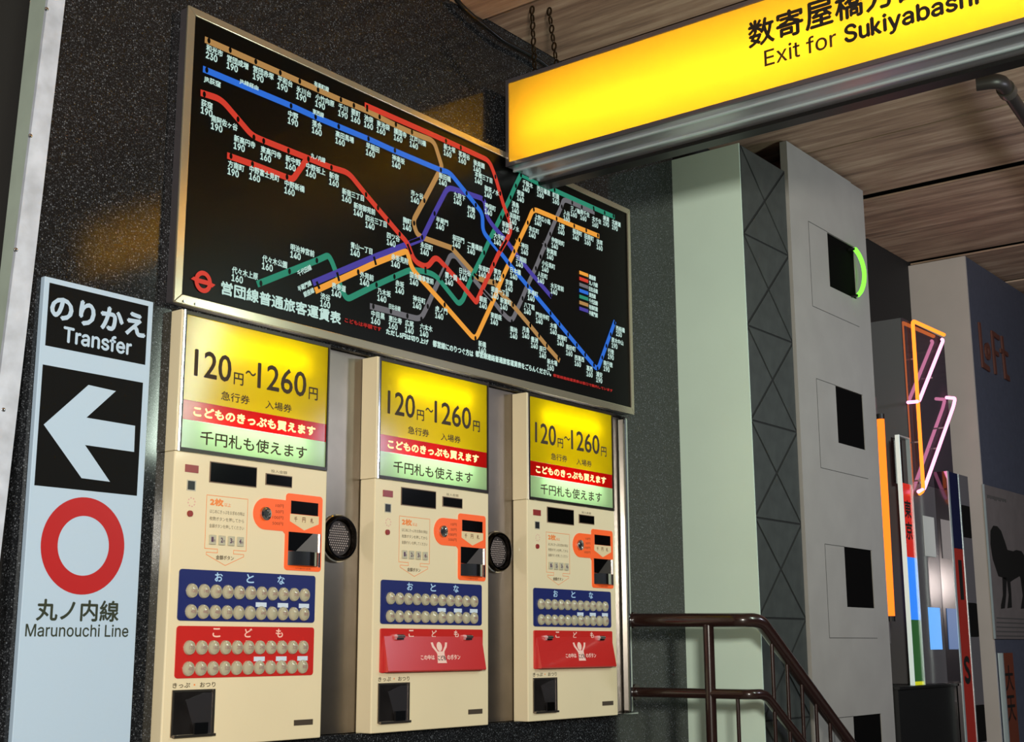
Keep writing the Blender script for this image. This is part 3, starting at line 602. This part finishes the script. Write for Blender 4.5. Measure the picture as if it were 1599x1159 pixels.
# ================================================================== TICKET MACHINES
MY = -.0444
GRP = 'ticket machines in a row below the fare map'
def make_machine():
    r = thing('ticket_machine', (2.49, 0, .865), 'leftmost ticket machine, with blue and red panels both full of round buttons', 'ticket machine', GRP)
    x0, x1, zb, zh, zt = 2.490, 3.122, .865, 1.730, 2.166
    obj('cabinet', MB().box(x0, x1, MY, .028, zb, zh), CREAM, r, bevel=.004)
    h = MB().box(x0, x0+.012, MY, .028, zh+.001, zt).box(x1-.006, x1, MY, .028, zh+.001, zt).box(x0+.012, x1-.006, .02, .028, zh+.001, zt)
    obj('header_box', h, CREAM, r)
    obj('header_lining', MB().box(x0+.013, x1-.007, .016, .0195, zh+.002, zt-.002), INNER, r)
    fr = MB().box(x0+.012, x1-.004, MY-.004, MY+.01, zt-.012, zt-.001).box(x0+.012, x1-.004, MY-.004, MY+.01, zh+.001, zh+.012).box(x0+.012, x0+.019, MY-.004, MY+.01, zh+.012, zt-.012).box(x1-.010, x1-.004, MY-.004, MY+.01, zh+.012, zt-.012)
    obj('header_frame', fr, mat('header_frame_dark', (40, 32, 26), .3, .4), r)
    obj('header_edge', MB().box(x0+.006, x0+.0115, MY-.006, MY+.004, zh, zt), CHROME, r)
    yf = MY+.001
    obj('yellow_panel', MB().box(x0+.019, x1-.010, yf, yf+.002, 1.889, zt-.012), YEL2, r)
    obj('red_band', MB().box(x0+.019, x1-.010, yf, yf+.002, 1.829, 1.8885), REDS, r)
    obj('mint_panel', MB().box(x0+.019, x1-.010, yf, yf+.002, zh+.012, 1.8285), MINT, r)
    lm = MB().tube([(2.60, -.008, 2.085), (3.03, -.008, 2.085)], .010, 10).tube([(2.60, -.008, 1.815), (3.03, -.008, 1.815)], .008, 10)
    obj('lamp_tube', lm, TUBE_W, r)
    yt = MY+.0004
    t1 = MB(); textw(t1, '120', 2.549, 2.692, 1.968, 2.051, yt, .0015); textw(t1, '1260', 2.803, 3.014, 1.968, 2.050, yt, .0015); textw(t1, '〜', 2.752, 2.794, 2.003, 2.017, yt, .001)
    textw(t1, '円', 2.705, 2.743, 1.965, 2.003, yt, .0008); textw(t1, '円', 3.028, 3.068, 1.964, 2.005, yt, .0008)
    textw(t1, '急行券', 2.657, 2.772, 1.908, 1.936, yt, .0004); textw(t1, '入場券', 2.839, 2.953, 1.906, 1.933, yt, .0004)
    obj('price_lettering', t1, INK, r)
    t1 = MB(); textw(t1, '千円札も使えます', 2.583, 3.026, 1.760, 1.802, yt, .0008)
    obj('note_lettering', t1, INK, r)
    t2 = MB(); textw(t2, 'こどものきっぷも買えます', 2.553, 3.061, 1.843, 1.873, yt, .0018); obj('pale_lettering', t2, mat('pale_yellow_ink', (252, 236, 170), .5, emit=.45), r)
    y1 = MY-.0002
    def rec(nm, a, b, c, d, m_, dep=.003, br=0, **k): return obj(nm, MB().box(a, b, MY-dep, MY-.0001, c, d), m_, r, bevel=br, **k)
    rec('status_lamp', 2.530, 2.579, 1.669, 1.692, LED); rec('key_switch', 2.542, 2.567, 1.617, 1.643, BLK, .004); rec('key_switch_plate', 2.539, 2.573, 1.614, 1.646, mat('switch_plate', (190, 186, 170), .4), .002)
    obj('call_button', MB().lathe((2.555, MY, 1.545), [(.010, 0), (.009, -.006)], 16), LED, r, smooth=True)
    rg_ = MB()
    for i in range(16):
        if i % 2 == 0:
            tt0, tt1 = 2*math.pi*i/16, 2*math.pi*(i+1)/16
            rg_.quad(*[(2.560+q*math.cos(tt), y1-.0003, 1.580+q*math.sin(tt)) for q, tt in ((.015, tt0), (.015, tt1), (.011, tt1), (.011, tt0))])
    obj('call_mark', rg_, mat('faded_pink_print', (220, 170, 160), .5), r)
    for (a, b, c, d, nm) in ((2.626, 2.809, 1.649, 1.708, 'message_display'), (2.852, 2.960, 1.662, 1.694, 'amount_display')):
        q = obj(nm, MB().box(a-.003, b+.003, MY-.002, MY-.0001, c-.003, d+.003), mat('display_rim', (120, 96, 76), .4), r)
        obj('display_glass', MB().box(a, b, MY-.0032, MY-.0021, c, d), BLKG, q)
    t3 = MB(); textw(t3, '投入金額', 2.872, 2.941, 1.7015, 1.7115, y1-.0003)
    obj('amount_caption', t3, mat('grey_brown_ink', (96, 84, 64), .6), r); t3 = MB()
    textw(t3, 'はじめにきっぷをお求めの時は', 2.631, 2.768, 1.553, 1.565, y1-.0003); textw(t3, '枚数ボタンを押してから', 2.631, 2.767, 1.531, 1.543, y1-.0003); textw(t3, '金額ボタンを押してください', 2.631, 2.768, 1.509, 1.521, y1-.0003)
    textw(t3, '金額ボタン', 2.662, 2.732, 1.414, 1.427, y1-.0003, .0003)
    obj('small_lettering', t3, bpy.data.materials['grey_brown_ink'], r); t3 = MB()
    textw(t3, 'きっぷ', 2.522, 2.585, 1.036, 1.050, y1-.0003, .0004); textw(t3, 'おつり', 2.622, 2.680, 1.036, 1.050, y1-.0003, .0004)
    obj('tray_caption', t3, bpy.data.materials['grey_brown_ink'], r)
    t4 = MB(); textw(t4, '2枚', 2.631, 2.682, 1.577, 1.598, y1-.0003, .0016); textw(t4, '以上', 2.687, 2.712, 1.577, 1.588, y1-.0003, .0002)
    loop = [(2.617, 1.607), (2.780, 1.607), (2.780, 1.445), (2.730, 1.445), (2.730, 1.434), (2.771, 1.434), (2.771, 1.427), (2.699, 1.397), (2.624, 1.427), (2.624, 1.434), (2.667, 1.434), (2.667, 1.445), (2.617, 1.445), (2.617, 1.607)]
    for (ax, az), (bx, bz) in zip(loop, loop[1:]):
        d_ = Vector((bx-ax, 0, bz-az)); L_ = d_.length; d_.normalize(); nn = Vector((-d_.z, 0, d_.x))*.0009
        A_ = Vector((ax, y1-.0003, az))-d_*.0009; B_ = Vector((bx, y1-.0003, bz))+d_*.0009; t4.quad(A_+nn, B_+nn, B_-nn, A_-nn)
    obj('orange_print', t4, ORLINE, r)
    obj('orange_dot', MB().box(2.599, 2.604, y1-.0004, y1-.0001, 1.041, 1.046), ORLINE, r)
    for i in range(4):
        xa = 2.6315+i*.0365
        q = rec('count_button', xa, xa+.025, 1.458, 1.487, mat('grey_key', (186, 182, 160), .35), .006, .0015)
        tt = MB(); textw(tt, str(i+1), xa+.006, xa+.013, 1.466, 1.480, MY-.0063, .0008); textw(tt, '枚', xa+.014, xa+.022, 1.466, 1.474, MY-.0063); obj('key_print', tt, mat('purple_ink', (90, 60, 90), .5), q)
    # orange money panel
    op = MB(); rr = .012; pts = []
    def arc(cx, cz_, rad, a0_, a1_, n_=6): return [(cx+rad*math.cos(math.radians(a0_+(a1_-a0_)*k/n_)), cz_+rad*math.sin(math.radians(a0_+(a1_-a0_)*k/n_))) for k in range(n_+1)]
    pts += arc(3.101-rr, 1.641-rr, rr, 0, 90) + arc(2.940+rr, 1.641-rr, rr, 90, 180) + [(2.940, 1.617)]
    pts += arc(2.803+.050, 1.567, .050, 90, 270, 16) + [(2.930, 1.517), (2.940, 1.508)] + arc(2.940+rr, 1.394+rr, rr, 180, 270) + arc(3.101-rr, 1.394+rr, rr, 270, 360)
    op.prism([(a, MY-.003, b) for a, b in pts], (0, .0029, 0))
    mo = obj('money_panel', op, ORANGE, r)
    obj('coin_slot_ring', MB().lathe((2.851, MY-.003, 1.567), [(.0225, 0), (.021, -.007), (.014, -.010), (.011, -.004)], 28), CHROME, mo, smooth=True)
    obj('coin_slot', MB().lathe((2.851, MY-.0075, 1.567), [(.011, 0), (.0105, -.0002)], 18).box(2.849, 2.853, MY-.0085, MY-.0078, 1.558, 1.576), BLK, mo)
    obj('bill_slot', MB().box(2.960, 3.080, MY-.0045, MY-.0031, 1.576, 1.618), BLKG, mo)
    obj('arrow_label', MB().prism([(a, MY-.0036, b) for a, b in ((2.957, 1.575), (3.085, 1.575), (3.085, 1.549), (3.021, 1.525), (2.957, 1.551))], (0, .0005, 0)), mat('beige_label', (226, 206, 164), .5), mo)
    t5 = MB()
    for i, ch in enumerate('千円札'): textw(t5, ch, 2.975+i*.036, 2.989+i*.036, 1.551, 1.567, MY-.0039, .0003)
    for i, s in enumerate(('10円', '50円', '100円', '500円')):
        wd = .034 if i < 2 else .046; textw(t5, s, 2.928-wd, 2.928, 1.591-i*.019, 1.602-i*.019, MY-.0033)
    textw(t5, 'つり銭切れ紙幣', 2.985, 3.055, 1.398, 1.404, MY-.0033)
    obj('panel_print', t5, mat('brown_ink', (110, 50, 20), .6), mo)
    bt = MB(); ns = 12; Rr = .0665/math.sin(math.radians(38)); pr = []
    for k in range(ns+1):
        q = math.radians(-38+76*k/ns); pr.append((3.0195+Rr*math.sin(q), MY-.0031-(Rr*math.cos(q)-Rr*math.cos(math.radians(38)))))
    bt.prism([(a, b, 1.410) for a, b in pr], (0, 0, .045)); obj('bill_tray', bt, mat('mirror_steel', (205, 200, 196), .12, 1), mo, smooth=True)  # convex bulge shaped so the steel catches a bright streak
    obj('tray_mouth', MB().box(2.953, 3.086, MY-.0045, MY-.0031, 1.456, 1.517), BLKG, mo)
    obj('tray_lip', MB().prism([(2.985, MY-.005, 1.456), (3.06, MY-.005, 1.517), (3.085, MY-.005, 1.517), (3.085, MY-.005, 1.456)], (0, .0004, 0)), BRUSH, mo)
    obj('tray_edge', MB().box(3.0865, 3.0905, MY-.010, MY-.0031, 1.408, 1.517), CHROME, mo)
    # adult panel
    def keypanel(z0, z1, m_, chars, chm, nm, lab):
        kp = obj(nm, rbox(2.526, 3.078, z0, z1, .010, MY-.003, MY-.0001), m_, r, label=lab)
        tt = MB()
        for ch, xc in zip(chars, (2.674, 2.799, 2.927)): textw(tt, ch, xc-.0145, xc+.0145, z1-.032, z1-.006, MY-.0033, .0008)
        obj('heading_print', tt, chm, kp)
        ring = None
        for row in range(2):
            zc_ = z1-.063-.061*row
            for k in range(11):
                xc = 2.573+.0456*k
                if ring is None:
                    ring = obj('fare_button', MB().lathe((xc, MY-.003, zc_), [(.0205, 0), (.0205, -.004), (.0185, -.008), (.0172, -.008), (.0165, -.0085), (.010, -.0115), (.004, -.0125)], 20, 1.06), BTN, kp, smooth=True); b_ = ring; base_loc = ring.location.copy(); bx, bz_ = xc, zc_
                else:
                    b_ = ring.copy(); COL.objects.link(b_); b_.location = base_loc + Vector((xc-bx, 0, zc_-bz_)); ORI[b_.name] = ORI[ring.name] + Vector((xc-bx, 0, zc_-bz_))
        tt = MB(); random.seed(5)
        for row in range(2):
            for k in range(11):
                if row == 1 and k in (4, 5, 7, 9): continue
                xc = 2.573+.0456*k; zc_ = z1-.063-.061*row; n_ = 120+20*(k+11*row) if k+11*row < 8 else 280+40*(k+11*row-8)
                textw(tt, str(n_), xc-.009, xc+.009, zc_-.005, zc_+.005, MY-.0163, 0)
        obj('button_print', tt, mat('faded_purple_ink', (150, 104, 112), .6), kp)
        for k in (6, 8, 10):
            xc = 2.573+.0456*k; obj('caption_label', MB().box(xc-.022, xc+.022, MY-.0042, MY-.0031, z1-.105, z1-.091), mat('caption_white', (205, 220, 240), .5), kp)
        return kp
    keypanel(1.229, 1.380, NAVY, 'おとな', LTBLUE, 'adult_button_panel', 'navy button panel')
    # tray and plate
    ty = MB().box(2.521, 2.527, MY-.004, MY-.0001, .897, 1.030).box(2.669, 2.678, MY-.005, MY-.0001, .897, 1.030).box(2.527, 2.669, MY-.004, MY-.0001, 1.024, 1.030).box(2.527, 2.680, MY-.012, MY-.0001, .895, .902)
    tr = obj('ticket_tray', ty, BRUSH, r)
    obj('tray_back', MB().box(2.5275, 2.6685, MY-.0012, MY-.0002, .9025, 1.0235), mat('tray_dark_steel', (64, 60, 60), .25, .8, noise=.4, nscale=14), tr)
    obj('tray_divider', MB().prism([(2.57, MY-.003, 1.0), (2.64, MY-.003, 1.02), (2.6685, MY-.003, 1.02), (2.6685, MY-.003, .9025), (2.61, MY-.003, .9025)], (0, .0015, 0)), mat('tray_light_steel', (120, 116, 120), .2, .9), tr)
    obj('coin_cup', MB().box(2.600, 2.650, MY-.012, MY-.0035, .9025, .935), BLKG, tr)
    rec('maker_plate', 3.003, 3.084, .908, .925, mat('plate_brown', (72, 62, 52), .4), .002)
    return r, keypanel
m1, keypanel = make_machine()
MS = 1.0
m2 = copy_tree(m1, None, Vector((.8640*MS, 0, 0))); m2['label'] = 'middle ticket machine, with a red flap over its lower buttons, between the two speakers'
def flap(r, dx):
    fl = obj('child_panel_cover', rbox(2.526+dx, 3.080+dx, 1.064, 1.214, .006, MY-.006, MY-.0001), REDE, r, label='red hinged cover')
    prof = [(MY-.007, 1.188), (MY-.030, 1.070), (MY-.026, 1.066), (MY-.0065, 1.066), (MY-.0065, 1.188)]
    obj('hinged_flap', MB().prism([(2.540+dx, a, b) for a, b in prof], (.532, 0, 0)), REDE, fl, bevel=.002)
    tt = MB()
    for ch, xc in zip('こども', (2.679, 2.802, 2.925)): textw(tt, ch, xc-.013+dx, xc+.013+dx, 1.185, 1.209, MY-.0063 if 0 else MY-.0072, .0008)
    def sl(z): return MY-.007-(1.188-z)*(.023/.118)-.0006
    def st_(s, xa, xb, za, zb2, bold): text(tt, s, (xa+dx, sl(za), za), (xb-xa, 0, 0), (0, sl(zb2)-sl(za), zb2-za), bold)
    st_('この中は', 2.715, 2.788, 1.106, 1.123, .0006); st_('のボタン', 2.858, 2.930, 1.106, 1.123, .0006)
    fig = lambda pts: tt.prism([(a+dx, sl(b), b) for a, b in pts], (0, .0003, 0))
    fig([(2.822+.0145*math.cos(q), 1.152+.0165*math.sin(q)) for q in (i*math.pi/8 for i in range(16))])
    fig([(2.802, 1.094), (2.852, 1.094), (2.845, 1.125), (2.846, 1.134), (2.862, 1.150), (2.868, 1.166), (2.857, 1.167), (2.852, 1.154), (2.836, 1.135), (2.811, 1.135), (2.794, 1.154), (2.789, 1.167), (2.778, 1.166), (2.783, 1.150), (2.802, 1.132), (2.806, 1.125)])
    obj('pale_print', tt, mat('pale_red_print', (244, 206, 196), .5), fl)
    tk = MB(); zf = 1.104; text(tk, 'こども', (2.806+dx, sl(zf)-.0004, zf), (.042, 0, 0), (0, sl(zf+.017)-sl(zf), .017), .0006); obj('dark_print', tk, INKK, fl)
    for xc in (2.612, 2.985):
        obj('hinge', MB().box(xc+dx-.018, xc+dx+.018, MY-.018, MY-.0061, 1.176, 1.194).tube([(xc+dx-.019, MY-.018, 1.187), (xc+dx+.019, MY-.018, 1.187)], .0055, 10), CHROME, fl, smooth=True)
flap(m2, .8640)
m3 = copy_tree(m2, None, Vector((.8775*MS, 0, 0))); m3['label'] = 'rightmost ticket machine, with a red flap over its lower buttons, beside the bare granite wall'
keypanel(1.063, 1.214, REDE, 'こども', PINKP, 'child_button_panel', 'red button panel')
for m_, off in ((m1, 0), (m2, .8640), (m3, 1.7415)):
    m_.scale = (1.014,)*3; m_.location = (1.014*(2.49+off), 0, 1.15-.285*1.014)

# ================================================================== EXIT SIGN
EX = 4.15; ez0, ez1 = 3.118, 3.506; ey0, ey1 = -3.0, -.054; dpt = .262
es = thing('overhead_exit_sign', (4.28, -1.5, 3.1), 'long yellow hanging lightbox sign reading Exit for Sukiyabashi', 'sign')
fr = .017
obj('casing', MB().box(EX+dpt-.004, EX+dpt, ey0, ey1, ez0, ez1).box(EX+.004, EX+dpt-.004, ey0, ey1, ez1-.004, ez1).box(EX+.004, EX+dpt-.004, ey1-.004, ey1, ez0, ez1-.004).box(EX+.004, EX+dpt-.004, ey0, ey0+.004, ez0, ez1-.004), ALUD, es)
obj('casing_lining', MB().box(EX+.14, EX+.143, ey0+.006, ey1-.006, ez0+.02, ez1-.006), INNER, es)
obj('bottom_plate', MB().box(EX+.002, EX+dpt, ey0, ey1, ez0, ez0+.004), mat('sign_underside_gloss', (190, 188, 196), .3, .85), es)
for xa in (.045, .155): obj('bottom_rail', MB().box(EX+xa, EX+xa+.010, ey0, ey1, ez0-.008, ez0-.0002), ALUL, es)
obj('bottom_strip', MB().box(EX+dpt-.03, EX+dpt+.035, ey0, ey1, ez0-.016, ez0-.0002), BLK, es)  # black strip along the rear lower edge of the sign
for nm, a, b, c, d in (('face_frame', ey0, ey1, ez1-fr, ez1), ('face_frame', ey0, ey1, ez0, ez0+fr), ('face_frame', ey1-.014, ey1, ez0+fr, ez1-fr), ('face_frame', ey0, ey0+.014, ez0+fr, ez1-fr)):
    obj(nm, MB().box(EX-.006, EX+.004, a, b, c, d), ALUD, es)
obj('yellow_face', MB().box(EX, EX+.003, ey0+.014, ey1-.014, ez0+fr, ez1-fr), YEL, es)
obj('lamp_tube', MB().tube([(EX+.10, -.12, ez0+.16), (EX+.10, -1.55, ez0+.16)], .016, 10), glow('sign_tube_light', (1, .97, .88), 27), es)
obj('lamp_tube', MB().tube([(EX+.10, -1.62, ez0+.16), (EX+.10, -2.9, ez0+.16)], .016, 10), bpy.data.materials['sign_tube_light'], es)
tb = MB(); xs = EX-.0006
def yt(mb, s, y0, y1, z0, z1, bold, helv=False): text(mb, s, (xs, y0, z0), (0, y1-y0, 0), (0, 0, z1-z0), bold, helv, (-1, 0, 0))
for i, ch in enumerate('数寄屋橋方面'): yt(tb, ch, -1.197-.1145*i, -1.197-.1145*i-.103, 3.317, 3.420, .0030)
yt(tb, 'Su', -1.570, -1.660, 3.228, 3.292, .0030, True); yt(tb, 'k', -1.668, -1.704, 3.2285, 3.293, .0035); yt(tb, 'iyabashi', -1.712, -2.040, 3.213, 3.292, .0030, True)
obj('black_lettering', tb, INKK, es)
tb = MB(); yt(tb, 'Exit for', -1.257, -1.537, 3.228, 3.292, .0009, True); obj('thin_lettering', tb, INK, es)

def chain(y, x, px, lab):
    top_pt = PZ(px, 2, CEIL-.002); base_pt = Vector((x, y, ez1+.008)); sh = (top_pt-base_pt)/(top_pt.z-base_pt.z)
    zt = CEIL-.022
    r = thing('hanging_chain', (x, y, ez1), lab, 'chain', 'chains carrying the yellow exit sign'); z_ = ez1+.012; k = 0
    obj('eye_bolt', MB().tube([(x+.008*math.cos(q), y, ez1+.010+.009*math.sin(q)) for q in (i*math.pi/6 for i in range(12))], .002, 6, True), CHROME, r, smooth=True)
    while z_ < zt:
        pts = []
        for i in range(12):
            q = i*math.pi/6; u_ = .010*math.cos(q); v_ = .017*math.sin(q)
            pts.append((x+sh.x*(z_-base_pt.z)+(u_ if k % 2 else 0), y+sh.y*(z_-base_pt.z)+(0 if k % 2 else u_), z_+.011+v_))
        obj('chain_link', MB().tube(pts, .0042, 6, True), CHAINM, r, smooth=True); z_ += .0265; k += 1
chain(-.168, 4.20, 830, 'front hanging chain of the yellow sign, nearer the wall corner of its top')
chain(-.20, 4.33, 855, 'rear hanging chain of the yellow sign, behind the first one')

# cable and conduit
cp = [PY(a, b, -.03) for a, b in ((700, -22), (713, 0), (725.5, 13.8), (746, 31.7), (768, 49.7), (785, 63.5), (818, 80), (843, 94), (860, 108))]
o = obj('black_cable', MB().tube(fillet(cp, .05, 3), .010, 10), CABLE, None, smooth=True, label='black cable sagging along the wall just under the timber ceiling', cat='cable')
pc = [PZ(a, b, 3.62) for a, b in ((1572, 141), (1620, 212))]
d_ = (pc[1]-pc[0]).normalized()
pp = thing('conduit_pipe', pc[0], 'dark conduit pipe with a screwed elbow under the ceiling, behind the yellow sign', 'pipe')
pc[1] = pc[0]+d_*5
el = PZ(1548, 112, 3.69)
obj('pipe_run', MB().tube([pc[0], pc[1]], .030, 16), PIPEM, pp, smooth=True)
obj('elbow', MB().tube(fillet([pc[0]-d_*.002, pc[0]-d_*.13, pc[0]-d_*.16+Vector((0, .10, 0))], .10), .034, 16), PIPEM, pp, smooth=True)
obj('collar', MB().tube([pc[0]-d_*.03, pc[0]+d_*.03], .041, 16), mat('collar_metal', (96, 88, 82), .3, .5), pp, smooth=True)

# ================================================================== STAIR RAILING
sr = thing('stair_railing', (5.05, -.6, 0), 'brown pipe railing sloping down the stairs in front of the pale pillar', 'railing')
RX = 5.135; s_ = -.40/.605
yb_ = -.595
def railp(z, x_b): return [(RX, -.003, z), (RX, yb_, z), (RX+.06, yb_, z), (RX+.06+1.9, yb_, z+1.9*s_)]
top_ = [Vector((RX, -.003, 1.266)), Vector((RX, -.55, 1.258)), Vector((RX+.07, yb_+.0, 1.258)), Vector((RX+2.3, yb_, 1.258-2.23*.655))]
mid_ = [Vector((RX, -.003, .951)), Vector((RX, -.58, .951)), Vector((RX+.09, yb_, .951)), Vector((RX+2.3, yb_, .951-2.21*.655))]
obj('top_rail', MB().tube(fillet(top_, .13, 10), .030, 20), RAILM, sr, smooth=True)
obj('middle_rail', MB().tube(fillet(mid_, .12, 10), .0215, 18), RAILM, sr, smooth=True)
obj('post', MB().tube([(RX, -.385, 0), (RX, -.385, 1.245)], .0235, 18), RAILM, sr, smooth=True)
obj('baluster', MB().tube([(RX, -.515, .0), (RX, -.515, .94)], .0085, 10), RAILM, sr, smooth=True)
obj('wall_flange', MB().tube([(RX, -.002, 1.266), (RX, -.012, 1.266)], .036, 20), RAILM, sr); obj('wall_flange', MB().tube([(RX, -.002, .951), (RX, -.012, .951)], .034, 20), RAILM, sr)
for i in range(14):
    xb = 5.31+.1355*i; zt2 = 1.258-(xb-RX-.07)*.655-.02
    obj('baluster', MB().tube([(xb, yb_, zt2-1.35), (xb, yb_, zt2)], .0085, 10), RAILM, sr, smooth=True)
